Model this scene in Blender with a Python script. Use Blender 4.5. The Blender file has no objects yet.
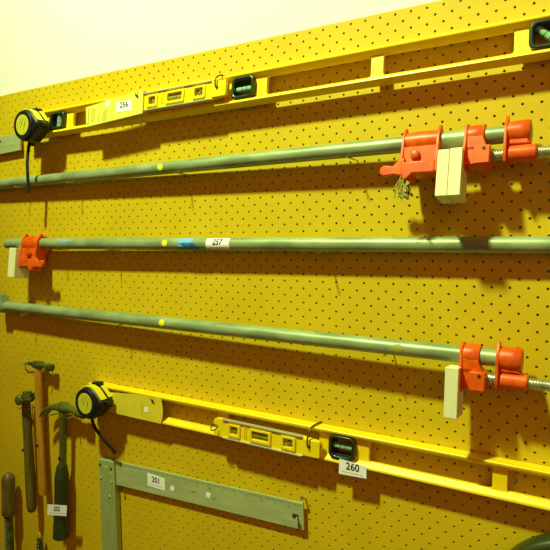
import bpy, math, random
from mathutils import Vector, Matrix
random.seed(5)
S = .001            # everything below is written in millimetres
Z0 = 1350.0         # height of the drawing origin above the shop floor
scene = bpy.context.scene
COL = scene.collection
PI = math.pi

# ------------------------------------------------------------------ materials
def mat(name, col, rough=.5, metal=0., var=0., vscale=60., bump=0., col2=None, spec=.5, coat=0., stretch=(1, 1, 1), alpha=None, trans=0.):
    m = bpy.data.materials.new(name); m.use_nodes = True
    nt = m.node_tree; b = nt.nodes['Principled BSDF']
    b.inputs['Base Color'].default_value = (*col, 1)
    b.inputs['Roughness'].default_value = rough
    b.inputs['Metallic'].default_value = metal
    b.inputs['Specular IOR Level'].default_value = spec
    if coat: b.inputs['Coat Weight'].default_value = coat
    if trans: b.inputs['Transmission Weight'].default_value = trans
    tc = nt.nodes.new('ShaderNodeTexCoord')
    mp = nt.nodes.new('ShaderNodeMapping'); mp.inputs['Scale'].default_value = stretch
    nt.links.new(tc.outputs['Object'], mp.inputs['Vector'])
    if var or bump or col2:
        n = nt.nodes.new('ShaderNodeTexNoise'); n.inputs['Scale'].default_value = vscale; n.inputs['Detail'].default_value = 6
        nt.links.new(mp.outputs['Vector'], n.inputs['Vector'])
        r = nt.nodes.new('ShaderNodeValToRGB')
        c2 = col2 or tuple(c * (1 - var) for c in col)
        r.color_ramp.elements[0].position = .38; r.color_ramp.elements[1].position = .62
        r.color_ramp.elements[0].color = (*c2, 1); r.color_ramp.elements[1].color = (*col, 1)
        nt.links.new(n.outputs['Fac'], r.inputs['Fac'])
        nt.links.new(r.outputs['Color'], b.inputs['Base Color'])
        if bump:
            bp = nt.nodes.new('ShaderNodeBump'); bp.inputs['Strength'].default_value = bump; bp.inputs['Distance'].default_value = .001
            nt.links.new(n.outputs['Fac'], bp.inputs['Height']); nt.links.new(bp.outputs['Normal'], b.inputs['Normal'])
    return m

M = {}
M['board'] = mat('yellow hardboard', (.66, .46, .005), .55, var=.07, vscale=9, spec=.3)
M['wall'] = mat('white wall paint', (.86, .88, .80), .8, var=.02, vscale=3, bump=.05)
M['level'] = mat('yellow cast level', (.95, .68, .003), .36, var=.06, vscale=40)
M['torpedo'] = mat('yellow plastic', (.92, .68, .006), .3, var=.05, vscale=60)
M['card'] = mat('pale yellow card', (.72, .66, .09), .45, var=.08, vscale=25)
M['card_yellow'] = mat('yellow glossy card', (.78, .64, .03), .4, var=.08, vscale=25)
M['card_print'] = mat('olive print', (.36, .33, .03), .6)
M['bezel'] = mat('dark green vial holder', (.018, .030, .010), .3, spec=.5, coat=.15)
M['vial'] = mat('green vial fluid', (.26, .52, .28), .08, spec=.8, coat=.8)
M['vial_pale'] = mat('pale vial glass', (.20, .36, .26), .08, spec=.8, coat=.8)
M['vial_dim'] = mat('dim vial fluid', (.28, .30, .05), .1, spec=.8, coat=.6)
M['alu'] = mat('brushed aluminium', (.66, .68, .50), .3, metal=.5, var=.12, vscale=40, stretch=(1, 8, 8))
M['square'] = mat('grey green square metal', (.50, .58, .26), .38, metal=.2, var=.16, vscale=14, stretch=(1, 4, 4))
M['stock'] = mat('cast square stock', (.40, .49, .17), .36, metal=.2, var=.15, vscale=20, stretch=(6, 6, 1))
M['pipe'] = mat('weathered galvanised pipe', (.34, .42, .20), .42, metal=.2, col2=(.22, .28, .13), vscale=45, bump=.12, stretch=(.35, 1, 1))
M['orange'] = mat('orange enamel', (.80, .115, .003), .38, col2=(.64, .07, .002), vscale=55, bump=.12, spec=.3)
M['orange_dark'] = mat('worn orange enamel', (.68, .09, .004), .45, col2=(.42, .05, .006), vscale=70, bump=.15)
M['screw'] = mat('steel screw thread', (.62, .62, .42), .3, metal=.75, var=.25, vscale=90)
M['pad'] = mat('pale pine block', (.82, .82, .46), .6, var=.08, vscale=30, stretch=(3, 3, .4))
M['steel'] = mat('dark tool steel', (.15, .18, .035), .22, metal=.5, col2=(.05, .065, .018), vscale=45, bump=.15)
M['claw_steel'] = mat('greenish hammer steel', (.19, .22, .04), .2, metal=.45, var=.3, vscale=30)
M['rubber'] = mat('dark green rubber grip', (.016, .028, .006), .5, col2=(.035, .058, .014), vscale=260, bump=.4)
M['black'] = mat('black rubber', (.010, .012, .008), .42, var=.3, vscale=60)
M['tape_yellow'] = mat('tape yellow plastic', (.80, .70, .01), .35)
M['tape_label'] = mat('tape face label', (.62, .60, .03), .35, var=.08, vscale=90)
M['cord'] = mat('black woven strap', (.013, .013, .010), .8, var=.4, vscale=200, bump=.4)
M['wood_olive'] = mat('oily brown wood', (.17, .13, .014), .45, col2=(.11, .085, .010), vscale=20, stretch=(6, 6, .5), bump=.1)
M['wood_orange'] = mat('orange hickory', (.60, .31, .016), .42, col2=(.44, .19, .010), vscale=20, stretch=(8, 8, .5), bump=.06)
M['wood_tan'] = mat('worn wooden handle', (.20, .125, .015), .45, col2=(.11, .075, .01), vscale=25, stretch=(5, 5, 1), bump=.12)
M['white'] = mat('white paper label', (.90, .91, .92), .6)
M['ink'] = mat('black ink', (.012, .012, .012), .6)
M['ink_grey'] = mat('grey fine print', (.34, .34, .28), .6)
M['dot_yellow'] = mat('yellow round sticker', (.90, .86, .004), .5)
M['dot_blue'] = mat('dark blue round sticker', (.02, .015, .20), .5)
M['blue_tape'] = mat('blue masking tape', (.18, .42, .90), .6, var=.2, vscale=40)
M['teal_tape'] = mat('dark teal tape', (.015, .11, .19), .5, col2=(.03, .22, .38), vscale=120)
M['wire'] = mat('dark wire', (.10, .085, .03), .4, metal=.6)
M['wire_bright'] = mat('zinc wire', (.55, .52, .25), .3, metal=.8)
M['mark'] = mat('engraved scale marks', (.17, .21, .075), .6)
M['dark_tool'] = mat('dark olive painted tool', (.040, .052, .006), .4, var=.2, vscale=30)

# ------------------------------------------------------------------ mesh helpers
def ell(cx, cz, rx, rz=None, n=32, a0=0, a1=2 * PI):
    rz = rz or rx
    full = abs(a1 - a0 - 2 * PI) < 1e-6
    k = n if full else n - 1
    return [(cx + rx * math.cos(a0 + (a1 - a0) * i / k), cz + rz * math.sin(a0 + (a1 - a0) * i / k)) for i in range(n)]
def rrect(x0, z0, x1, z1, r, n=5):
    p = []
    for cx, cz, a in ((x1 - r, z1 - r, 0), (x0 + r, z1 - r, PI / 2), (x0 + r, z0 + r, PI), (x1 - r, z0 + r, 1.5 * PI)):
        p += [(cx + r * math.cos(a + i * PI / 2 / n), cz + r * math.sin(a + i * PI / 2 / n)) for i in range(n + 1)]
    return p

class MB:
    def __init__(s): s.v = []; s.f = []
    def add(s, v, f, mx=None):
        o = len(s.v)
        s.v += [tuple(mx @ Vector(p)) if mx else tuple(p) for p in v]
        s.f += [tuple(i + o for i in q) for q in f]
        return s
    def box(s, x0, x1, y0, y1, z0, z1, mx=None):
        v = [(x, y, z) for x in (x0, x1) for y in (y0, y1) for z in (z0, z1)]
        return s.add(v, [(0, 1, 3, 2), (4, 6, 7, 5), (0, 4, 5, 1), (2, 3, 7, 6), (0, 2, 6, 4), (1, 5, 7, 3)], mx)
    def plate(s, outline, y0, y1, holes=(), bev=0., mx=None):
        """closed (x,z) outline with holes, solid between depths y0 and y1, rounded edges of size bev"""
        cu = bpy.data.curves.new('tmp', 'CURVE'); cu.dimensions = '2D'; cu.fill_mode = 'BOTH'
        cu.extrude = max(abs(y1 - y0) / 2 - bev, 0); cu.bevel_depth = bev; cu.bevel_resolution = 2; cu.offset = -bev
        for pts in [outline, *holes]:
            sp = cu.splines.new('POLY'); sp.points.add(len(pts) - 1); sp.use_cyclic_u = True
            for p, q in zip(sp.points, pts): p.co = (q[0], q[1], 0, 1)
        ob = bpy.data.objects.new('tmp', cu); COL.objects.link(ob)
        me = bpy.data.meshes.new_from_object(ob.evaluated_get(bpy.context.evaluated_depsgraph_get()))
        ym = (y0 + y1) / 2
        v = [(p.co.x, ym - p.co.z, p.co.y) for p in me.vertices]
        f = [tuple(p.vertices) for p in me.polygons]
        bpy.data.objects.remove(ob); bpy.data.curves.remove(cu); bpy.data.meshes.remove(me)
        return s.add(v, f, mx)
    def loft(s, secs, n=20, cap=True, mx=None, power=2.):
        """secs: (centre, axis_a, axis_b) rings; superellipse exponent power"""
        v = []; f = []
        for c, a, b in secs:
            c, a, b = Vector(c), Vector(a), Vector(b)
            for i in range(n):
                t = 2 * PI * i / n; ct, st = math.cos(t), math.sin(t)
                e = 2 / power
                v.append(c + a * math.copysign(abs(ct) ** e, ct) + b * math.copysign(abs(st) ** e, st))
        for k in range(len(secs) - 1):
            for i in range(n):
                j = (i + 1) % n
                f.append((k * n + i, k * n + j, (k + 1) * n + j, (k + 1) * n + i))
        if cap:
            f.append(tuple(reversed(range(n)))); f.append(tuple((len(secs) - 1) * n + i for i in range(n)))
        return s.add(v, f, mx)
    def lathe(s, prof, axis='x', at=(0, 0, 0), n=24, mx=None):
        """prof: (position along the axis, radius)"""
        A = {'x': ((1, 0, 0), (0, 1, 0), (0, 0, 1)), 'y': ((0, 1, 0), (0, 0, 1), (1, 0, 0)), 'z': ((0, 0, 1), (1, 0, 0), (0, 1, 0))}[axis]
        d, a, b = (Vector(q) for q in A)
        return s.loft([(Vector(at) + d * t, a * r, b * r) for t, r in prof], n, mx=mx)
    def tube(s, pts, r, n=10, mx=None):
        pts = [Vector(p) for p in pts]; secs = []
        rr = r if isinstance(r, (list, tuple)) else [r] * len(pts)
        ref = None
        for i, p in enumerate(pts):
            t = (pts[min(i + 1, len(pts) - 1)] - pts[max(i - 1, 0)]).normalized()
            if ref is None: ref = Vector((0, 0, 1)) if abs(t.z) < .9 else Vector((1, 0, 0))
            a = (ref - t * ref.dot(t)).normalized(); b = t.cross(a); ref = a
            secs.append((p, a * rr[i], b * rr[i]))
        return s.loft(secs, n, mx=mx)
    def patch(s, R, x0, x1, a0, a1, shape=None, nx=6, na=8, th=.35):
        """a thin piece of paper wrapped on a pipe of radius R lying along x; angles from the front (-y) upward"""
        P = lambda x, a, r: (x, -r * math.cos(a), r * math.sin(a))
        if shape:   # closed outline of (x, angle)
            n = len(shape); c = (sum(p[0] for p in shape) / n, sum(p[1] for p in shape) / n); K = 6
            v = [P(x, a, R) for x, a in shape]
            for k in range(K):
                t = 1 - k / K
                v += [P(c[0] + (x - c[0]) * t, c[1] + (a - c[1]) * t, R + th) for x, a in shape]
            v.append(P(*c, R + th)); f = []
            for k in range(K):
                f += [(k * n + i, k * n + (i + 1) % n, (k + 1) * n + (i + 1) % n, (k + 1) * n + i) for i in range(n)]
            f += [(K * n + i, K * n + (i + 1) % n, (K + 1) * n) for i in range(n)]
            return s.add(v, f)
        v = []; f = []
        for r in (R + th, R):
            for i in range(nx + 1):
                for j in range(na + 1):
                    v.append(P(x0 + (x1 - x0) * i / nx, a0 + (a1 - a0) * j / na, r))
        N = (nx + 1) * (na + 1); idx = lambda i, j, k=0: k * N + i * (na + 1) + j
        for i in range(nx):
            for j in range(na):
                f.append((idx(i, j), idx(i + 1, j), idx(i + 1, j + 1), idx(i, j + 1)))
        for i in range(nx):
            for j in (0, na): f.append((idx(i, j), idx(i + 1, j), idx(i + 1, j, 1), idx(i, j, 1)))
        for j in range(na):
            for i in (0, nx): f.append((idx(i, j), idx(i, j + 1), idx(i, j + 1, 1), idx(i, j, 1)))
        return s.add(v, f)
    def text(s, body, size, place, width=1., weight=.012, cuts=0):
        """flat lettering; place maps (x, z) of the lettering to a point"""
        cu = bpy.data.curves.new('tmp', 'FONT'); cu.body = body; cu.size = size; cu.align_x = 'CENTER'; cu.align_y = 'CENTER'
        cu.offset = weight * size; cu.resolution_u = 3
        ob = bpy.data.objects.new('tmp', cu); COL.objects.link(ob)
        me = bpy.data.meshes.new_from_object(ob.evaluated_get(bpy.context.evaluated_depsgraph_get()))
        if cuts:        # so that lettering can follow a round pipe
            import bmesh
            bm = bmesh.new(); bm.from_mesh(me); bmesh.ops.triangulate(bm, faces=bm.faces)
            for _ in range(cuts): bmesh.ops.subdivide_edges(bm, edges=bm.edges, cuts=1, use_grid_fill=True)
            bm.to_mesh(me); bm.free()
        v = [place(p.co.x * width, p.co.y) for p in me.vertices]; f = [tuple(p.vertices) for p in me.polygons]
        bpy.data.objects.remove(ob); bpy.data.curves.remove(cu); bpy.data.meshes.remove(me)
        return s.add(v, f)
    def build(s, name, m, parent=None, smooth=True, ang=.7):
        me = bpy.data.meshes.new(name)
        me.from_pydata([tuple(c * S for c in p) for p in s.v], [], s.f); me.validate(); me.update()
        import bmesh
        bm = bmesh.new(); bm.from_mesh(me); bmesh.ops.recalc_face_normals(bm, faces=bm.faces); bm.to_mesh(me); bm.free()
        if smooth:
            me.polygons.foreach_set('use_smooth', [True] * len(me.polygons)); me.set_sharp_from_angle(angle=ang)
        me.materials.append(m if not isinstance(m, str) else M[m])
        o = bpy.data.objects.new(name, me); COL.objects.link(o)
        if parent: o.parent = parent
        return o

def bevel(o, w, seg=2):
    b = o.modifiers.new('bevel', 'BEVEL'); b.width = w * S; b.segments = seg; b.limit_method = 'ANGLE'; b.angle_limit = .9
    return o
def tag(o, label, cat, group=None):
    o['label'] = label; o['category'] = cat
    if group: o['group'] = group
    return o
def thing(name, A, u=(1, 0, 0), label='', cat='', group=None):
    """empty at A (mm) whose x axis runs along u, y into the wall, z up the wall"""
    o = bpy.data.objects.new(name, None); COL.objects.link(o); o.empty_display_size = .02
    X = Vector(u).normalized(); Y = Vector((0, 1, 0)); Y = (Y - X * Y.dot(X)).normalized(); Z = X.cross(Y)
    o.matrix_world = Matrix(((X.x, Y.x, Z.x, A[0] * S), (X.y, Y.y, Z.y, A[1] * S), (X.z, Y.z, Z.z, (A[2] + Z0) * S), (0, 0, 0, 1)))
    return tag(o, label, cat, group)
def copy_tree(o, parent=None):
    c = o.copy(); COL.objects.link(c)
    if parent: c.parent = parent
    for ch in list(o.children): copy_tree(ch, c)
    return c

# ------------------------------------------------------------------ the wall and the pegboard
w = MB().box(-3200, 2600, 9, 150, -Z0, 1250).build('wall_back', 'wall', smooth=False)
w.location.z = Z0 * S; w['kind'] = 'structure'
fl = MB().box(-3200, 2600, -3600, 150, -60 - Z0, -Z0).build('floor', mat('grey shop floor', (.30, .27, .20), .7, var=.2, vscale=4), smooth=False)
fl.location.z = Z0 * S; fl['kind'] = 'structure'

def pegboard(i0, i1, j0, j1, xmin, xmax, zmin, zmax, xoff=0.):
    """perforated sheet: a hole at every (i, j) with i+j even, 12.7 mm apart, staggered"""
    P = 12.7; R = 2.15; T = 6.
    vid = {}; v = []; f = []
    def node(a, b):
        k = (a, b)
        if k not in vid:
            vid[k] = len(v); v.append((min(max(a * P + xoff, xmin), xmax), 0., min(max(-b * P, zmin), zmax)))
        return vid[k]
    for j in range(j0, j1 + 1):
        for i in range(i0, i1 + 1):
            if (i + j) % 2: continue
            ring = [(i + 1, j), (i + .5, j - .5), (i, j - 1), (i - .5, j - .5), (i - 1, j), (i - .5, j + .5), (i, j + 1), (i + .5, j + .5)]
            if i0 < i < i1 and j0 < j < j1:
                o = [node(*q) for q in ring]; h = []; g = []
                for k in range(8):
                    a = k * PI / 4
                    p = (i * P + xoff + R * math.cos(a), -j * P + R * math.sin(a))
                    h.append(len(v)); v.append((p[0], 0., p[1])); g.append(len(v)); v.append((p[0], T, p[1]))
                for k in range(8):
                    n = (k + 1) % 8
                    f.append((o[k], o[n], h[n], h[k])); f.append((h[k], h[n], g[n], g[k]))
            else:
                q = [p for p in ring if i0 <= p[0] <= i1 and j0 <= p[1] <= j1]
                if i in (i0, i1) and j in (j0, j1): q.append((i, j))
                if len(q) > 2:
                    mi, mj = sum(t[0] for t in q) / len(q), sum(t[1] for t in q) / len(q)
                    q.sort(key=lambda p: -math.atan2(p[1] - mj, p[0] - mi))
                    f.append(tuple(node(*p) for p in q))
    b = MB().add(v, f)
    for a, c in (((xmin, zmin), (xmax, zmin)), ((xmax, zmin), (xmax, zmax)), ((xmax, zmax), (xmin, zmax)), ((xmin, zmax), (xmin, zmin))):
        b.add([(a[0], 0, a[1]), (c[0], 0, c[1]), (c[0], 6, c[1]), (a[0], 6, a[1])], [(0, 1, 2, 3)])
    o = b.build('pegboard', 'board', smooth=False)
    o.location.z = Z0 * S
    return o
tag(pegboard(-71, 60, -34, 65, -897, 758, -822, 426.), 'large yellow perforated hardboard panel covering the wall behind the tools', 'pegboard')
tag(pegboard(-119, -71, -34, 65, -1500, -897.25, -822, 425., 4.5), 'strip of perforated hardboard left of the seam by the left picture edge', 'pegboard')

# ------------------------------------------------------------------ stickers with numbers
def flat_sticker(parent, quad, y, number, label, size, th=.6, fine=True):
    """quad: four (x,z) corners bl, br, tr, tl lying at depth y of the parent"""
    st = MB().plate(quad, y - th, y).build('price_sticker', 'white', parent); st['label'] = label
    bl, br, tr, tl = (Vector((q[0], q[1])) for q in quad)
    c = (bl + br + tr + tl) / 4; ux = ((br - bl) + (tr - tl)).normalized(); uz = ((tl - bl) + (tr - br)).normalized()
    W = (br - bl).length; H = (tl - bl).length
    place = lambda x, z: (c.x + ux.x * x + uz.x * (z + H * .12), y - th - .25, c.y + ux.y * x + uz.y * (z + H * .12))
    MB().text(number, size, place, .92, .02).build('printed_number', 'ink', st, smooth=False)
    if fine:
        b = MB()
        x = -W * .38
        while x < W * .38:
            l = random.uniform(1.2, 3.2); z = -H * .42
            b.add([place(x, z), place(x + l, z), place(x + l, z + H * .05), place(x, z + H * .05)], [(0, 1, 2, 3)]); x += l + .9
        b.build('fine_print', 'ink_grey', st, smooth=False)
    return st

# ------------------------------------------------------------------ spirit levels
def level(A, u, label):
    r = thing('spirit_level', A, u, label, 'spirit level', 'long yellow spirit levels')
    wins = [(-453, -261), (-240, -46), (46, 240), (261, 453)]
    H = 55.; D = 26.
    web = [(-608, 3), (608, 3), (608, H - 3), (-608, H - 3)]
    holes = [rrect(a, 10.5, b, H - 10.5, 4) for a, b in wins] + [rrect(c - 22, 11, c + 22, H - 11, 8) for c in (-497, 0, 497)] + [rrect(-598, 16, -540, H - 14, 10), rrect(540, 16, 598, H - 14, 10)]
    b = MB().plate(web, 9, 17, holes, bev=.8)
    prof = [(.9, 0), (D - .9, 0), (D, .9), (D, 3.8), (D - .8, 5), (17.5, 9.5), (16.5, 10.6), (9.5, 10.6), (8.5, 9.5), (.8, 5), (0, 3.8), (0, .9)]
    for pts in (prof, [(y, H - z) for y, z in prof]):
        n = len(pts)
        b.add([(x, y, z) for x in (-610, 610) for y, z in pts], [(i, (i + 1) % n, n + (i + 1) % n, n + i) for i in range(n)] + [tuple(range(n)), tuple(range(2 * n - 1, n - 1, -1))])
    b.plate(rrect(-610, 1, -601, H - 1, 2), .5, D - .5, bev=1.2); b.plate(rrect(601, 1, 610, H - 1, 2), .5, D - .5, bev=1.2)
    b.build('body', 'level', r)
    for c, kind in ((-497, 'plumb'), (0, 'level'), (497, 'diagonal')):
        bz = MB().plate(rrect(c - 24, 7, c + 24, H - 7, 11), -1.2, D + .5, [rrect(c - 18, 13, c + 18, H - 13, 6)], bev=2.2)
        bz = bz.build('vial_holder', 'bezel', r)
        if kind == 'level': d = Vector((1, 0, 0))
        elif kind == 'plumb': d = Vector((0, 0, 1))
        else: d = Vector((.7071, 0, -.7071))
        L = {'level': 17, 'plumb': 15, 'diagonal': 20}[kind]
        cc = Vector((c, 11, H / 2))
        MB().tube([cc - d * L, cc - d * L * .6, cc, cc + d * L * .6, cc + d * L], 5.2 if kind != 'plumb' else 7.0, 14).build('vial', 'vial' if kind != 'plumb' else 'vial_pale', bz)
        rg = MB()
        for t in (-4.5, 4.5): rg.tube([cc + d * (t - .5), cc + d * (t + .5)], 5.4 if kind != 'plumb' else 7.2, 14)
        rg.build('gauge_lines', 'ink', bz)
    return r
# upper level: centre bottom front edge
UA = Vector((-648, -34, 305.8)); UU = Vector((1, 0, .0064)).normalized()
lv1 = level(UA + UU * 464.5, UU, 'upper long yellow spirit level hanging just below the top edge of the board')
# the upper level leans: its top rests on the board, its bottom edge stands off on the pegs
lv1.matrix_world = lv1.matrix_world @ Matrix.Rotation(-.13, 4, 'X')
LA = Vector((-378.7, -26.6, -311.6)); LU = Vector((.9998, 0, -.0197)).normalized()
lv2 = level(LA + LU * 387.5, LU, 'lower long yellow spirit level hanging under the three pipe clamps')

def bird(parent, x, z, y):
    p = lambda pts: [(x + a, z + b) for a, b in pts]
    b = MB().plate(p([(-6, 9), (-1.5, 2), (0, 5), (2, 3), (5.5, -6), (1.5, -4), (-2, -1.5), (-5, 2)]), y - .4, y)
    b.plate(p([(0, 8), (3, 4), (2.2, 9)]), y - .4, y)
    return b.build('printed_emblem', 'ink', parent, smooth=False)
# card sleeve of the upper level (tilted slightly up to the right)
q = [(-384, -5.5), (-225.8, 4.2), (-228.4, 53), (-390, 38.5)]     # relative to the level centre
card = MB().plate(q, -12.6, -11.6, bev=.3)
card.box(-386, -384.6, -11.6, 0, -3, 37).box(-229, -227.8, -11.6, 0, 7, 51)
card = card.build('card_sleeve', 'card', lv1); card['label'] = 'pale yellow card sleeve'
bird(card, -244, 41.5, -12.7)
flat_sticker(card, [(-299, 15), (-255.8, 13.7), (-256.3, 35.5), (-298.7, 37)], -12.6, '256', 'white sticker printed 256', 17)
MB().plate([(-323.7 + a, 38.5 + b) for a, b in ell(0, 0, 6.5, 6.5, 20)], -13.1, -12.6).build('round_sticker', 'white', card)
pr = MB()
for k, (x, z0, z1) in enumerate([(-380, 0, 34), (-370, 4, 32), (-366, 4, 32), (-362, 4, 32), (-349, 2, 18), (-336, 2, 22), (-332, 2, 30), (-328, 2, 26)]):
    z = z0
    while z < z1:
        l = random.uniform(2, 5)
        wd = 2.2 if k == 0 else 1.2
        pr.box(x, x + wd, -12.9, -12.6, z, min(z + l, z1)); z += l + 1.2
pr.build('fine_print', 'card_print', card, smooth=False)
# card sleeve of the lower level
q = [(-548, 1), (-396, .5)] + [(-396 + 5 * math.sin(t * PI), 1 + 50 * t) for t in (.15, .35, .5, .65, .85)] + [(-396.5, 51.5), (-470, 51), (-545, 44)]
card2 = MB().plate(q, -2.6, -1.4, bev=.3).build('card_sleeve', 'card_yellow', lv2); card2['label'] = 'pale yellow card sleeve'
bird(card2, -418, 43, -2.8)
MB().plate([(-435.6 + a, 23.5 + b) for a, b in rrect(-5.5, -5, 5.5, 5, 2.5)], -3.2, -2.7).build('round_sticker', 'white', card2)
pr = MB()
for x in (-470, -450, -446):
    z = 10
    while z < 34:
        l = random.uniform(2, 5); pr.box(x, x + 1.1, -2.9, -2.6, z, z + l); z += l + 1.4
pr.build('fine_print', 'card_print', card2, smooth=False)
flat_sticker(lv2, [(-2.5, -15.8), (46.8, -13.4), (46.3, 6.8), (-2.3, 10.2)], -2.2, '260', 'white sticker printed 260', 17.5)

# ------------------------------------------------------------------ torpedo levels hung on the long ones
def torpedo(A, u, label):
    r = thing('torpedo_level', A, u, label, 'torpedo level', 'short torpedo levels hung in front of the long levels')
    K = lambda pts: [(x, z * .88) for x, z in pts]
    out = [(8, 0)] + [(190, 0), (196, 1), (222, 4), (226, 8), (226, 31), (222, 36), (196, 39), (190, 40), (8, 40), (2, 37), (0, 30), (0, 26), (10, 24), (14, 20), (10, 16), (1, 15), (0, 8), (2, 3)]
    wn = [(34, 62), (82, 128), (148, 178)]
    b = MB().plate(K(out), 2, 10, [K(rrect(a + 5, 12, c - 5, 29, 2)) for a, c in wn] + [ell(205, 19.4, 3, 3, 14)], bev=.8)
    for a, c in wn: b.plate(K(rrect(a, 6, c, 34, 3)), -1, 4, [K(rrect(a + 5.5, 12, c - 5.5, 29, 2))], bev=.8)
    b.plate(K(rrect(192, 3, 225, 37, 4)), -.5, 4, [ell(205, 19.4, 3, 3, 14)], bev=1)
    for x in (70, 74): b.plate(rrect(x, 9, x + 1.8, 31, .8), .4, 3)
    b.build('body', 'torpedo', r)
    for z0, z1 in ((-1.2, 2.2), (33, 36.4)):
        rl = MB().plate(rrect(22, z0 + .4, 191, z1 - .4, .8), -1, 6, bev=.4)
        rl.build('metal_rail', 'alu', r)
    for (a, c), d in zip(wn, ((0, 0, 1), (1, 0, 0), (.7, 0, .7))):
        m = Vector(((a + c) / 2, 7, 18)); d = Vector(d).normalized(); L = 9 if c - a < 40 else 17
        v = MB().tube([m - d * L, m + d * L], 4.6, 12).build('vial', 'vial_dim', r)
        g = MB()
        for t in (-3, 3): g.tube([m + d * (t - .4), m + d * (t + .4)], 4.8, 12)
        g.build('gauge_lines', 'ink', v)
    return r
# (hung at the front face of each long level)
def hang_on(t, lv, x, z, turn=0.):
    t.matrix_world = lv.matrix_world @ Matrix.Translation((x * S, -10.4 * S, z * S)) @ Matrix.Rotation(turn, 4, 'Y')
tp1 = torpedo(UA, UU, 'short torpedo level hanging in front of the upper long level'); hang_on(tp1, lv1, -253.5, 10.2)
tp2 = torpedo(LA, LU, 'short torpedo level hanging in front of the lower long level'); hang_on(tp2, lv2, -260.5, 4.0, .008)

# ------------------------------------------------------------------ tape measures
def tape(A, rot, label):
    r = thing('tape_measure', A, (1, 0, 0), label, 'tape measure', 'tape measures hanging at the left ends of the long levels')
    out = ell(0, 0, 36, 38, 30, math.radians(62), math.radians(292)) + [(26, -27), (40, -14), (47, -6), (48, 3), (44, 8), (33, 20), (24, 30)]
    MB().plate(out, 1, 37.5, bev=6).build('case', 'black', r)
    ring = MB().plate(ell(-2, 0, 33, 34, 40), -1.5, 3, bev=1.6).build('rubber_rim', 'black', r)
    face = MB().plate(ell(-2, 0, 22.5, 24, 40), -2.3, .5, bev=.3).build('face_label', 'tape_label', r); face['label'] = 'yellow round face label with dark scribbled print'
    pr = MB()
    for x, z, l in ((-12, 4, 13), (-6, 1, 18), (-9, -6, 12), (2, -10, 14), (6, 2, 12), (3, -3, 10)):
        pr.plate([(x, z), (x + 1.6, z), (x + 1.6 + l * .45, z + l * .8), (x + l * .45, z + l * .8)], -2.7, -2.3)
    pr.build('face_print', 'card_print', face, smooth=False)
    # yellow band over the spine, from the top round to the mouth
    n = [p for p in ell(0, 0, 36.4, 38.4, 16, math.radians(64), math.radians(135))][::-1] + [(24.3, 30.5), (33.4, 20.5), (43.6, 9)]
    band = MB(); v = []; f = []
    for k, (x, z) in enumerate(n):
        a = math.atan2(z, x); ox, oz = math.cos(a), math.sin(a)
        for y, e in ((5, -1.5), (5.5, 1.4), (20, 1.6), (20.5, -1.5)): v.append((x + ox * e, y, z + oz * e))
    for k in range(len(n) - 1):
        for j in range(3): f.append((4 * k + j, 4 * k + j + 1, 4 * k + j + 5, 4 * k + j + 4))
    f += [(0, 1, 2, 3), tuple(4 * (len(n) - 1) + j for j in (3, 2, 1, 0))]
    band.add(v, f).build('yellow_band', 'tape_yellow', r)
    bk = MB().plate([(20, 33), (25, 29.5), (34.5, 19.6), (44, 9.2), (45, 11), (36, 22), (27, 32), (22, 36)], 26, 36, bev=.6).build('lock_button', 'tape_yellow', r)
    clip = MB().plate(rrect(-8, 30, 18, 44, 4), 24, 37.8, bev=1.5).build('belt_clip', 'black', r)
    MB().plate([(44, -9), (54, -6), (56, 1), (53, 5), (44, 5)], 12, 30, bev=1).build('end_hook', 'black', r)
    MB().lathe([(-14, 5), (-10, 6.5), (0, 6.5), (4, 5)], 'z', (-14, 30, -30), 14).build('strap_lug', 'black', r)
    r.matrix_world = r.matrix_world @ Matrix.Rotation(rot, 4, 'Y') @ Matrix.Diagonal((.93, 1, .93, 1))
    return r
T1 = (-732.5, -76, 320); T2 = (-563.7, -65, -284)
t1 = tape(T1, math.radians(0), 'black and yellow tape measure hanging at the left end of the upper level')
t2 = tape(T2, math.radians(-4), 'black and yellow tape measure hanging at the left end of the lower level')
def strap(parent, pts, r):
    inv = parent.matrix_world.inverted()
    P = [inv @ Vector((p[0] * S, p[1] * S, (p[2] + Z0) * S)) / S for p in pts]
    b = MB(); secs = []
    for i, p in enumerate(P):
        t = (P[min(i + 1, len(P) - 1)] - P[max(i - 1, 0)]).normalized(); a = Vector((t.z, 0, -t.x)).normalized(); c = t.cross(a)
        secs.append((p, a * r, c * 2.2))
    b.loft(secs, 12, power=3).build('wrist_strap', 'cord', parent)
strap(t1, [(-748, -50, 288), (-749, -54, 264), (-750, -56, 238), (-752, -54, 210), (-755, -51, 190), (-756, -50, 172)], 4.6)
strap(t2, [(-574, -40, -310), (-573, -42, -324), (-568, -43, -336), (-557, -42, -350), (-540, -40, -366), (-529, -36, -377), (-523, -31, -386), (-520, -27, -397)], 4.4)

# ------------------------------------------------------------------ steel rule at the left edge
RA = Vector((-908.9, -13, 279.3)); RU = Vector((.9992, 0, .0402)).normalized()
rl = thing('metal_rule', RA, RU, 'grey metal rule cut off by the left edge, its end under the upper tape measure', 'ruler')
MB().plate(rrect(-330, 0, 76, 42, 2), 0, 5, [ell(-3, 31, 7, 4, 20)], bev=.6).build('blade', 'square', rl)
MB().plate(ell(-3, 31, 7.5, 4.5, 20), -.8, 5.5, [ell(-3, 31, 4, 2.2, 20)]).build('hang_hole', 'black', rl)
mk = MB()
for k in range(60): mk.box(-320 + k * 6.35, -319.2 + k * 6.35, -.5, .1, 12, 12 + (9 if k % 4 == 0 else 6))
mk.build('scale_marks', 'mark', rl, smooth=False)

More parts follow.
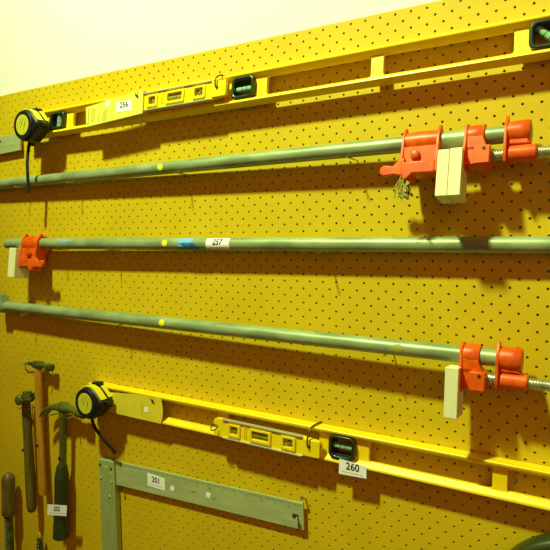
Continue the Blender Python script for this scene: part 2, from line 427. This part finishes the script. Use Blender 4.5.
# ------------------------------------------------------------------ pipe clamps
RP = 12.4
def pipe(parent, L):
    prof = [(0, 9.5), (1.5, RP)] + [(L * k / 24, RP) for k in range(1, 24)] + [(L - 1.5, RP), (L, 9.5)]
    return MB().lathe(prof, 'x', (0, 0, 0), 32).build('pipe', 'pipe', parent)
def pivot(parent, alpha):
    """parts of a clamp hang from the pipe, swung out by alpha; returns the matrix for their points"""
    return Matrix.Rotation(-alpha, 4, 'X')
# in clamp space: x along the pipe, y into the wall, z up; before the swing the jaw hangs straight down
def ringplate(x0, x1, outline, mx, bev=1., holes=()):
    """a plate standing across the pipe: outline in (out, up) where out points away from the wall"""
    m = mx @ Matrix(((0, 1, 0, 0), (-1, 0, 0, 0), (0, 0, 1, 0), (0, 0, 0, 1)))
    return (outline, x0, x1, holes, bev, m)
def addplate(b, x0, x1, outline, mx, bev=1., holes=()):
    m = mx @ Matrix(((0, 1, 0, 0), (-1, 0, 0, 0), (0, 0, 1, 0), (0, 0, 0, 1)))
    b.plate(outline, x0, x1, holes, bev, m)
def finplate(bot):
    # fin with a pointed ear above the pipe and a lobe behind it
    return [(-25, -6), (-25, 5), (-21, 13), (-9, 16), (0, 18), (4, 22.5), (8, 22), (11, 17), (16, 9), (18, 0), (19, -18), (20, -34), (21, bot + 5), (17, bot), (-8, bot), (-12, -20), (-18, -13)]
def sliding_jaw(root, x0, mx, flip=1, m='orange'):
    """barrel on the pipe between two eared fins, a bolted body under it and a release lever; flip=1: lever on the low-x side"""
    X = (lambda a: x0 + a) if flip == 1 else (lambda a: x0 + 57 - a)
    pr = lambda a, c: (min(X(a), X(c)), max(X(a), X(c)))
    b = MB()
    a, c = pr(1, 56)
    b.lathe([(a, 14), (a + 1, 16.5), ((a + c) / 2, 17.4), (c - 1, 16.5), (c, 14)], 'x', (0, 0, 0), 28, mx)
    addplate(b, *pr(0, 4.5), finplate(-54), mx)
    addplate(b, *pr(52.5, 57), finplate(-58), mx)
    a, c = pr(4, 53)
    b.box(a, c, -17, 4, -36, -12, mx)                     # recessed neck under the barrel
    # lower ledge, its underside cut away towards the lever
    led = [(X(3), -37), (X(54), -37), (X(54), -56), (X(22), -56), (X(12), -65), (X(7), -65), (X(3), -52)]
    b.plate(led, -23, 4, bev=2.2, mx=mx)
    jaw = b.build('sliding_jaw', m, root)
    MB().lathe([(-24.5, 4), (-23, 6.6), (-19, 7.4), (-15, 7.6)], 'y', (X(23), 0, -26), 18, mx).build('bolt', 'orange_dark', jaw)
    lv = [(X(8), -30), (X(-4), -35), (X(-10), -42)] + [(X(-22) + 8.5 * math.cos(t) * flip, -48 + 8.5 * math.sin(t)) for t in [math.radians(q) for q in range(70, 290, 20)]] + [(X(-8), -55), (X(6), -58)]
    MB().plate(lv, -21.5, -15, bev=1.6, mx=mx).build('release_lever', m, jaw)
    return jaw
def head(root, xa, xb, screw_x0, screw_x1, mx, drop, m='orange'):
    """screw head: a loose pressure foot on the pipe at xa, a fixed nut bracket at xb, the screw through both"""
    b = MB()
    addplate(b, xa, xa + 4.5, [(-15, -12), (-15, 8), (-10, 17), (4, 20), (14, 15), (18, 4), (20, -16), (24, -24), (26, -drop - 18), (21, -drop - 22), (-8, -drop - 24), (-12, -drop - 14)], mx)
    sec = []
    for t, r in ((3, 14.5), (4, 17.2), (14, 17.8), (22, 17), (27, 15.4), (28, 13)): sec.append((xa + t, r))
    b.lathe(sec, 'x', (0, 0, 0), 26, mx)
    # neck that sweeps down from the ring to the foot box
    b.plate([(xa + 3, -4), (xa + 26, -4), (xa + 30, -16), (xa + 35, -drop + 9), (xa + 36, -drop + 6), (xa + 3, -drop + 6)], -17, 4, bev=1.5, mx=mx)
    b.box(xa + 16, xa + 38, -25, 9, -drop - 17, -drop + 10, mx)
    b.box(xa + 3, xa + 20, -17, 9, -drop - 15, -drop + 13, mx)
    foot = b.build('pressure_foot', m, root)
    bevel(foot, 1.2)
    MB().lathe([(-26.2, 2.2), (-24.5, 2.4)], 'y', (xa + 30, 0, -drop + 5), 12, mx).build('pin_hole', 'ink', foot)
    b = MB()
    addplate(b, xb, xb + 4.5, [(-15, -6), (-15, 6), (-9, 15), (-2, 19), (3, 25.5), (7, 25), (10, 18), (16, 11), (19, -2), (18, -22), (19, -drop - 4), (14, -drop - 13), (-6, -drop - 13), (-12, -drop), (-13, -20)], mx)
    b.lathe([(xb + 3, 15), (xb + 4, 17.4), (xb + 20, 18), (xb + 31, 18), (xb + 33, 16.5)], 'x', (0, 0, 0), 28, mx)
    b.plate([(xb + 2, -8), (xb + 31, -8), (xb + 31, -16), (xb + 35, -drop + 12), (xb + 8, -drop + 12), (xb + 4, -24)], -12, 8, bev=2, mx=mx)
    b.lathe([(xb + 6, 10), (xb + 7, 12.2), (xb + 41, 12.2), (xb + 42.5, 10.5)], 'x', (0, -4, -drop), 24, mx)
    b.build('nut_bracket', m, root)
    prof = [(screw_x0, 6.5)]
    x = screw_x0 + 1
    while x < screw_x1:
        prof += [(x, 6.9), (x + .9, 8.6), (x + 1.8, 8.6), (x + 2.7, 6.9)]; x += 3.6
    prof.append((x, 6.5))
    sc = MB().lathe(prof, 'x', (0, -4, -drop), 20, mx).build('clamp_screw', 'screw', root)
    hb = MB().lathe([(x - 2, 9), (x, 12), (x + 24, 12), (x + 26, 9)], 'x', (0, -4, -drop), 20, mx)
    hb.lathe([(-60, 4), (-58, 5), (58, 5), (60, 4)], 'z', (x + 12, -4, -drop), 14, mx)
    hb.build('crank_handle', 'screw', root)
def pad(root, x0, x1, mx, o0, o1, d0, d1, nm='wood_pad'):
    o = MB().box(x0, x1, -o1, -o0, -d1, -d0, mx).build(nm, 'pad', root, smooth=False)
    return bevel(o, .9)

def bar_root(A, B, label):
    r = thing('pipe_clamp', A, (Vector(B) - Vector(A)), label, 'pipe clamp', 'three pipe clamps with orange jaws')
    return r, (Vector(B) - Vector(A)).length
def round_patch(root, name, m, x, ang, rx, label=None):
    o = MB().patch(RP, 0, 0, 0, 0, [(x + rx * math.cos(t), ang + rx / RP * math.sin(t)) for t in [k * PI / 9 for k in range(18)]]).build(name, m, root)
    if label: o['label'] = label
    return o
# --- top clamp
A = Vector((-955, -16.3, 204.6)); B = Vector((296, -31, 207))
c1, L = bar_root(A, B, 'top pipe clamp, two pale wood pads held between its orange jaws at right')
pipe(c1, L)
mx = pivot(c1, math.radians(13)); X = lambda x: x - A.x
sliding_jaw(c1, X(116), mx)
pad(c1, X(177), X(193.6), mx, -5, 35, 28, 97); pad(c1, X(194.2), X(211.5), mx, -5, 35, 27, 97)
head(c1, X(208), X(262), X(240), X(520), mx, 32)
round_patch(c1, 'round_sticker', 'dot_yellow', X(-375), math.radians(2), 6.8, 'yellow round sticker')
strawb = MB()
for k in range(26):     # tangle of dried residue under the lever
    p = Vector((X(122) + random.uniform(-4, 7), -14 + random.uniform(-6, 6), -58)); pts = [p]
    for j in range(4): pts.append(pts[-1] + Vector((random.uniform(-4, 6), random.uniform(-5, 3), random.uniform(-11, -4))))
    strawb.tube(pts, random.uniform(.7, 1.7), 5, mx)
st = strawb.build('straw_tuft', mat('straw debris', (.42, .36, .05), .8, var=.5, vscale=200), c1); st['label'] = 'frayed straw coloured tuft'
# --- middle clamp
A = Vector((-871, -26.5, 58.6)); B = Vector((640, -15.5, 47.8))
c2, L = bar_root(A, B, 'middle pipe clamp with a blue tape patch, orange jaw and pad at its left end')
pipe(c2, L)
X = lambda x: x - A.x
mx = pivot(c2, math.radians(6))
sliding_jaw(c2, X(-797), mx, flip=-1)
pad(c2, X(-822), X(-797.5), mx, -10, 29, 13, 82)
round_patch(c2, 'round_sticker', 'dot_yellow', X(-367), math.radians(8), 6.8, 'yellow round sticker')
pt = MB().patch(RP, X(-333), X(-297), math.radians(-25), math.radians(62)).build('tape_patch', 'blue_tape', c2); pt['label'] = 'light blue masking tape'
torn = [(X(a_), b_) for a_, b_ in ((-333, .2), (-325, .1), (-318, .22), (-310, .16), (-303, .24), (-296, .12), (-286, -.25), (-280, -.65), (-284, -1.0), (-296, -.85), (-308, -1.0), (-322, -.9), (-333, -.85))]
pt = MB().patch(RP + .4, 0, 0, 0, 0, torn).build('torn_tape', 'teal_tape', c2); pt['label'] = 'dark teal torn tape'
pt = MB().patch(RP, 0, 0, 0, 0, [(X(-678), .05), (X(-662), .25), (X(-640), .42), (X(-624), .50), (X(-640), .62), (X(-664), .60), (X(-678), .35)]).build('paint_mark', 'blue_tape', c2); pt['label'] = 'light blue paint mark'
stk = MB().patch(RP, X(-266), X(-213), math.radians(-42), math.radians(60)).build('price_sticker', 'white', c2); stk['label'] = 'white sticker printed 257'
cyl = lambda x, s: (X(-239.5) + x, -(RP + .8) * math.cos(s / RP + .2), (RP + .8) * math.sin(s / RP + .2))
MB().text('257', 15, lambda x, z: cyl(x + .1 * z, z + 1.5), .95, .02, 3).build('printed_number', 'ink', stk, smooth=False)
b = MB(); x = -19
while x < 19:
    l = random.uniform(1.2, 3.2); b.add([cyl(x, -9), cyl(x + l, -9), cyl(x + l, -8), cyl(x, -8)], [(0, 1, 2, 3)]); x += l + .9
b.build('fine_print', 'ink_grey', stk, smooth=False)
# --- bottom clamp
A = Vector((-895.5, -22.5, -95.5)); B = Vector((284, -37.5, -112.6))
c3, L = bar_root(A, B, 'bottom pipe clamp with one white pad and orange screw head at its right end')
pipe(c3, L)
X = lambda x: x - A.x
mx = pivot(c3, math.radians(3))
pad(c3, X(192), X(211), mx, -3, 36, 16, 89)
head(c3, X(207), X(257), X(235), X(520), mx, 30)
round_patch(c3, 'round_sticker', 'dot_yellow', X(-371), math.radians(8), 6.8, 'yellow round sticker')
cp = MB().lathe([(-18, 14), (-15, 17), (-9, 17.6), (-3, 17), (2, 17.5), (8, 17), (10, 14)], 'x', (0, 0, 0), 24)
cp.tube([(-4, -2, 4), (-6, -5, 16), (-8, -8, 24), (-10, -9, 29)], [17, 17, 15, 8], 20)
cp.build('end_coupling', 'pipe', c3)
pl = MB().plate([(X(93) + a, b_) for a, b_ in rrect(-1, -1, 1, 1, .5)], -13.3, -12.4).build('paint_fleck', 'pipe', c3)
st = MB().patch(RP, 0, 0, 0, 0, [(X(112) + 9 * math.cos(t), .05 + .65 * math.sin(t)) for t in [k * PI / 8 for k in range(16)]]).build('oil_stain', mat('olive stain', (.33, .33, .05), .5), c3); st['label'] = 'olive stain'

# ------------------------------------------------------------------ try square
SA = Vector((-546.8, -12, -475.6)); SU = Vector((.9996, 0, .0292)).normalized()
sq = thing('try_square', SA, SU, 'large grey metal square, blade across and stock running down out of frame', 'square')
bl = MB().plate([(13, 0), (477, 1), (477, 50), (13, 53)], 1, 4.5, [ell(464, 24, 3.5, 3.5, 16)], bev=.4).build('blade', 'square', sq)
mk = MB()
for k in range(150):
    x = 26 + k * 3; h = 7 if k % 10 == 0 else (5 if k % 5 == 0 else 3.4)
    mk.box(x, x + .7, .6, 1.1, 50 - x * .006 - h, 50 - x * .006)
for k in range(1, 15):      # inch figures in relief read only as small clusters
    x = 26 + k * 30
    mk.text(str(k), 5.5, lambda a, c, x=x: (x + a + 3, .7, 38.5 + c), .9, .02)
mk.box(222, 236, .6, 1.1, 24.5, 26); mk.box(274, 284, .6, 1.1, 20, 21.5)
mk.build('scale_marks', 'mark', bl, smooth=False)
flat_sticker(bl, [(105.5, 15.5), (153.3, 12.9), (153.3, 38.5), (105.5, 42.5)], .9, '201', 'white sticker printed 201', 17)
hexa = [(172.7 + 6 * math.cos(t), 21.5 + 6 * math.sin(t)) for t in [k * PI / 3 + .3 for k in range(6)]]
MB().plate(hexa, .3, .9).build('round_sticker', 'white', bl)
MB().plate([(265 + 7 * math.cos(t), 25 + 7 * math.sin(t)) for t in [k * PI / 2 + .5 for k in range(4)]], .3, .9).build('square_sticker', 'white', bl)
sk = MB().plate([(-33, -420), (12, -420), (13, 53), (-33, 53)], -6, 9.5, bev=1.2)
sk.plate(rrect(-22, -410, -5, 40, 3), -7.4, -5.5, bev=.8)
sk.plate(rrect(3, -410, 8, 30, 1.5), -7.2, -5.5, bev=.7)
sk = sk.build('stock', 'stock', sq)
for x, z in ((-28, 42), (6, 38), (6, 8), (-28, 12), (-3, -26)):
    MB().lathe([(-8.6, 1.2), (-8, 2.6), (-5, 2.6)], 'y', (x, 0, z), 12).build('rivet', 'steel' if z > 30 else 'alu', sk)

# ------------------------------------------------------------------ hammers
def handle(b, pts, ab, n=20, power=2.3):
    b.loft([(p, (a, 0, 0), (0, c, 0)) for p, (a, c) in zip(pts, ab)], n, power=power)
    return b
# hammer with the olive handle, its head pointing out of the board
h1 = thing('hammer', (-811, -30, -325), (1, 0, 0), 'olive wooden-handled hammer with a stubby battered head, leftmost of the hammers', 'hammer')
hp = [(0, 0, 2), (0, 0, -12), (1, 0, -30), (4, 0, -90), (7, 0, -150), (10, 0, -200), (12, 0, -250), (12, 0, -262), (12, 0, -266)]
handle(MB(), hp, [(8, 10), (8.5, 10.5), (9, 11), (9, 11), (10, 12), (11, 12.5), (10.5, 12), (9, 10), (5, 6)]).build('handle', 'wood_olive', h1)
b = MB()
b.loft([((7, y, 13 + dz), (rx, 0, 0), (0, 0, rz)) for y, rx, rz, dz in ((-30, 6, 7, 0), (-28, 11, 12, 0), (-20, 12, 13, 0), (-17, 8, 9, 0), (-13, 9, 10, 0), (-10, 14, 13, 0), (8, 14, 13, 0), (11, 9, 9, 0), (17, 10, 9, 1), (22, 8, 5, 2))], 8)
b.lathe([(-2, 5), (0, 7), (14, 7), (15, 5)], 'z', (3, -3, 14), 10)
b.lathe([(-2, 3), (0, 4), (15, 4), (17, 2)], 'z', (15, 2, 14), 8)
b.lathe([(-18, 3), (-14, 5), (18, 5), (22, 3)], 'x', (6, -8, 12), 8)
hd = bevel(b.build('head', 'steel', h1, ang=.5), .8)
MB().plate(ell(-2, -113, 3.2, 3.6, 14), -11.9, -9).build('round_sticker', 'dot_blue', h1)
# hammer with the orange handle
h2 = thing('hammer', (-772, -22, -232), (1, 0, 0), 'hammer with a bright orange-brown wooden handle, second from the left', 'hammer')
hp = [(-2, 0, 4), (-2, 0, -14), (-2, 0, -40), (-2, 0, -120), (0, 0, -200), (2, 0, -260), (4, 0, -305), (4, 0, -312)]
handle(MB(), hp, [(9, 7), (10, 8), (10, 8), (9.5, 8), (10, 8), (11, 8.5), (11.5, 8.5), (10, 7.5)]).build('handle', 'wood_orange', h2)
b = MB()
b.loft([((x, 0, z), (0, ry, 0), (0, 0, rz)) for x, ry, rz, z in ((-36, 10, 1, 5), (-28, 12, 2, 5), (-16, 11, 4.5, 3), (-11, 10, 8.5, 2), (9, 10, 9, 2), (14, 7, 6, 2), (28, 7, 6, 1), (32, 9, 8.5, 0), (46, 9, 8.5, 0), (48, 7, 7, 0))], 16, power=3)
b.build('head', 'steel', h2)
MB().plate(ell(-1, -191, 3.4, 3.8, 14), -8.6, -6.5).build('round_sticker', 'dot_blue', h2)
# claw hammer
h3 = thing('claw_hammer', (-687, -30, -318), (1, 0, 0), 'all-steel claw hammer with a dark green rubber grip, sticker 202 on it', 'claw hammer')
b = MB()
for s in (-1, 1):
    path = [(14 + a_, *r_) for a_, *r_ in [(-74, 9 * s, -28, 2, 5), (-66, 9 * s, -19, 3.2, 6), (-52, 8.5 * s, -8, 4.6, 6.5), (-36, 7.5 * s, -1, 6, 7), (-20, 6 * s, 2, 8.5, 8), (-6, 4 * s, 1, 11, 9)]]
    secs = []
    for i, (x, y, z, rz, ry) in enumerate(path):
        t = Vector((path[min(i + 1, 5)][0] - path[max(i - 1, 0)][0], 0, path[min(i + 1, 5)][2] - path[max(i - 1, 0)][2])).normalized()
        secs.append(((x, y, z), Vector((-t.z, 0, t.x)) * rz, (0, ry, 0)))
    b.loft(secs, 14, power=2.6)
b.loft([((x + 12, 0, z), (0, ry, 0), (0, 0, rz)) for x, ry, rz, z in ((-12, 11, 11, 1), (0, 12, 12.5, 0), (12, 11.5, 11, 1), (22, 9, 8.5, 0), (38, 9, 8.5, -2), (44, 11.5, 10.5, -4), (64, 12, 11, -5), (67, 11, 10, -5))], 18)
b.build('head', 'claw_steel', h3)
handle(MB(), [(8, 0, 0), (8, 0, -14), (7, 0, -28), (6, 0, -60), (4, 0, -100), (1, 0, -135), (0, 0, -150)], [(13, 9), (11, 9), (8, 9), (7, 9), (7, 8.5), (7.5, 9), (8, 9)]).build('shank', 'claw_steel', h3)
gp = MB(); sec = []
for k in range(46):
    t = k / 45; z = -134 - 178 * t
    a = 10 + 4.5 * min(1, t * 6) + 2.8 * max(0, (t - .55) / .45); rib = .5 * (k % 2)
    if k == 0: a = 9
    if k == 45: a = 12
    sec.append(((-8 * t - 1 + 0, 0, z), (a + rib, 0, 0), (0, a * 1.05 + rib, 0)))
gp.loft(sec, 24, power=2.4); gp.build('grip', 'rubber', h3)
MB().plate(ell(2, -117, 4.2, 4.2, 14), -9.9, -7.5).build('round_sticker', 'dot_blue', h3)
flat_sticker(h3, [(-35, -255), (30, -242.5), (33, -217.5), (-34, -230)], -15.8, '202', 'white sticker printed 202', 16)

# ------------------------------------------------------------------ screwdriver, rasp and handle at the edges
sd = thing('spiral_screwdriver', (-885, -32, -512), (1, 0, 0), 'worn wooden handle of a spiral-shaft screwdriver hanging bottom left', 'screwdriver')
MB().lathe([(0, 3), (-3, 8), (-8, 12.5), (-16, 15.5), (-28, 16), (-60, 15.5), (-85, 16.5), (-104, 17), (-108, 15)], 'z', (0, 0, 2), 22).build('handle', 'wood_tan', sd)
prof = [(-104, 9.5)]; z = -106
while z > -330: prof += [(z, 10.6), (z - 2, 10.6), (z - 3, 9.2), (z - 4.5, 9.2)]; z -= 5.5
MB().lathe(prof, 'z', (-2, 0, 0), 18).build('spiral_shaft', 'steel', sd)
b = MB()
for k in range(40):
    zz = -116 - 5.5 * k; b.plate([(-6, zz), (4, zz + 2.5), (4, zz + 4), (-6, zz + 1.5)], -11.4, -9.5)
b.build('shaft_grooves', 'alu', sd)
rs = thing('rasp', (-786, -20, -646), (1, 0, 0), 'tapered dark rasp with an orange tip between screwdriver and claw hammer', 'rasp')
MB().loft([((0, 0, z), (a, 0, 0), (0, c, 0)) for z, a, c in ((-5, 4, 4), (-12, 7, 6), (-40, 9.5, 7), (-90, 11, 8), (-230, 11, 8), (-232, 9, 7))], 18, power=2.5).build('blade', 'steel', rs)
MB().lathe([(4, 1.2), (2, 3), (-4, 4.8), (-8, 5.6)], 'z', (0, 0, 0), 14).build('tip', 'wood_orange', rs)
b = MB()
for k in range(24):
    for s in (-3, 3): b.box(s - 1, s + 1, -7.6 - min(k, 3) * .35, -4, -20 - k * 8.2, -17.5 - k * 8.2)
b.build('teeth', 'alu', rs)
# dark curved handle, bottom right
cx, cz = 374, -484
bh = thing('saw_handle', (cx, -32, cz), (1, 0, 0), 'dark olive rounded tool handle poking into the bottom right corner', 'tool handle')
out = [(128 * math.cos(t), 128 * math.sin(t)) for t in [math.radians(q) for q in range(0, 361, 8)][:-1]]
hole = [(66 * math.cos(t) + 18, 84 * math.sin(t) + 12) for t in [k * PI / 16 for k in range(32)]]
MB().plate(out, -4, 30, [hole], bev=8).build('grip', 'dark_tool', bh)
MB().lathe([(-7, 4), (-6, 7), (-2, 7.5)], 'y', (-86, 0, 40), 16).build('bolt', 'alu', bh)

# ------------------------------------------------------------------ pegboard hooks and nails
GH = 'straight wire pegs holding up the pipe clamps'
def peg(x, z, length, label, r=1.15, m='wire_bright', rise=0., group=GH):
    o = MB().tube([(0, 3, 0), (0, -length * .5, rise * .2), (0, -length + 4, rise * .6), (0, -length, rise * 1.4)], r, 10).build('wall_peg', m)
    o.location = (x * S, 0, (z + Z0) * S)
    return tag(o, label, 'peg', group)
def under(Ax, Bx, x): t = (x - Ax[0]) / (Bx[0] - Ax[0]); return Ax[2] + (Bx[2] - Ax[2]) * t - RP - 1.2
P1 = ((-955, 0, 204.3), (296, 0, 207)); P2 = ((-883.8, 0, 58.7), (640, 0, 47.8)); P3 = ((-895.5, 0, -95.5), (284, 0, -112.6))
for Pp, xs, nm in ((P1, (-810, -640, -330, 23), 'top'), (P2, (-690, -520, -30), 'middle'), (P3, (-800, -490, 86), 'bottom')):
    for k, x in enumerate(xs):
        where = {0: 'farthest left', 1: 'second from the left', len(xs) - 1: 'farthest right'}.get(k, 'third from the left')
        xx = round(x / 12.7) * 12.7
        peg(xx, under(*Pp, xx), 46, 'wire peg under the %s pipe clamp, %s along it' % (nm, where))
def hang_wire(pts, label, r=1.5, m='wire'):
    o = MB().tube(pts, r, 10).build('hanging_hook', m); o.location.z = Z0 * S
    return tag(o, label, 'hook')
def over_level(lv, x, v0, label):
    pts = []
    for dx, y, v in ((0, -8.5, v0 - 1), (-.5, -14, v0), (-1, -16, v0 + 7), (-1, -16, v0 + 15), (0, -12, 50), (1.5, -4, 56), (3, 6, 57.5), (4, 16, 57.5), (5, 27, 57)):
        q = lv.matrix_world @ Vector(((x + dx) * S, y * S, v * S)) / S; pts.append((q.x, min(q.y, 4), q.z - Z0))
    return hang_wire(pts, label, 1.5)
over_level(lv1, -253.5 + 205, 10.2 + 19.4, 'curled dark wire hook through the hole of the upper torpedo level')
over_level(lv2, -260.5 + 205, 2.4 + 19.4, 'curled dark wire hook through the hole of the lower torpedo level')
p = LA + LU * 127
hang_wire([(p.x - 2, -28, p.z + 24), (p.x - 2, -40, p.z + 20), (p.x + 3, -44, p.z + 16), (p.x + 10, -43.5, p.z + 18.5), (p.x + 13, -39, p.z + 22)], 'small wire loop in the notch at the left end of the lower torpedo level', 1.2)
def nail(x, z, l, label, m='wire_bright', rise=0., r=1.6):
    o = MB().tube([(0, 3, 0), (0, -l + 2, rise), (0, -l + 1.9, rise), (0, -l, rise)], [r, r, r * 2.1, r * 2.1], 12).build('nail', m)
    o.location = (x * S, 0, (z + Z0) * S); return tag(o, label, 'nail')
hang_wire([(282, 3, -287), (282, -9, -287), (282, -11, -290), (282.5, -11, -298), (282.5, -11, -304)], 'bright bent nail seen through the right window of the lower level', 1.7, 'wire_bright')
nail(-83, -440.5, 24, 'dark nail through the hole at the right end of the square blade', 'wire', rise=8, r=2.0)
nail(-71.5, -408.3, 16, 'small pin standing above the right end of the square blade', 'wire_bright', rise=8)
nail(-520, -480.5 + 0.6, 14, 'nail under the left part of the square blade', 'wire')
for x, z, l, lb in ((-826, -338, 40, 'left peg under the head of the olive-handled hammer'), (-800, -338, 40, 'right peg under the head of the olive-handled hammer'),
                    (-797, -249, 34, 'left peg under the head of the orange-handled hammer'), (-750, -243, 34, 'right peg under the head of the orange-handled hammer'),
                    (-710, -338, 40, 'left peg under the head of the claw hammer'), (-655, -337, 40, 'right peg under the head of the claw hammer')):
    peg(x, z, l, lb, 1.6, group='pegs under the hammer heads')
hang_wire([(-850, 3, -236), (-850, -8, -238), (-840, -12, -238), (-815, -12, -236), (-800, -14, -232)], 'bent wire sticking out left of the orange-handled hammer head', 1.5, 'wire_bright')

# ------------------------------------------------------------------ light, camera
sl = bpy.data.lights.new('ceiling_spot', 'SPOT'); sl.energy = 440; sl.color = (.83, 1.07, .50); sl.shadow_soft_size = .085
sl.spot_size = math.radians(88); sl.spot_blend = 1.
so = bpy.data.objects.new('ceiling_spot', sl); COL.objects.link(so); so.location = (-.55, -1.3, Z0 * S + 2.05)
so.rotation_euler = (Vector((-.1, 0, Z0 * S + .9)) - so.location).to_track_quat('-Z', 'Y').to_euler()
al = bpy.data.lights.new('warm_fill_light', 'AREA'); al.energy = 9; al.color = (1., .45, .24); al.size = 1.4  # unseen soft fill, added to lift and warm the shadows at right
ao = bpy.data.objects.new('warm_fill_light', al); COL.objects.link(ao); ao.location = (1.1, -2.0, Z0 * S + .7)
ao.rotation_euler = (Vector((.25, 0, Z0 * S)) - ao.location).to_track_quat('-Z', 'Y').to_euler()
wd = bpy.data.worlds.new('World'); scene.world = wd; wd.use_nodes = True
bg = wd.node_tree.nodes['Background']; bg.inputs['Color'].default_value = (1., .38, .14, 1); bg.inputs['Strength'].default_value = .14

cam = bpy.data.cameras.new('camera'); co = bpy.data.objects.new('camera', cam); COL.objects.link(co)
Rr = ((0.865935503964322, 0.5001463184456771, -0.003059921440525708), (0.022455996594545946, -0.044989825187094594, -0.9987350218384152), (-0.4996513096059417, 0.8647714008770182, -0.05018957097044565))
C = (385.30038, -899.81978, 49.48326)
co.matrix_world = Matrix(((Rr[0][0], -Rr[1][0], -Rr[2][0], C[0] * S), (Rr[0][1], -Rr[1][1], -Rr[2][1], C[1] * S), (Rr[0][2], -Rr[1][2], -Rr[2][2], (C[2] + Z0) * S), (0, 0, 0, 1)))
cam.sensor_width = 36; cam.lens = 568.017489 / 550 * 36; cam.clip_start = .01
scene.camera = co
scene.view_settings.view_transform = 'Standard'; scene.view_settings.look = 'None'; scene.view_settings.exposure = 0; scene.view_settings.gamma = 1
scene.view_settings.use_curve_mapping = False
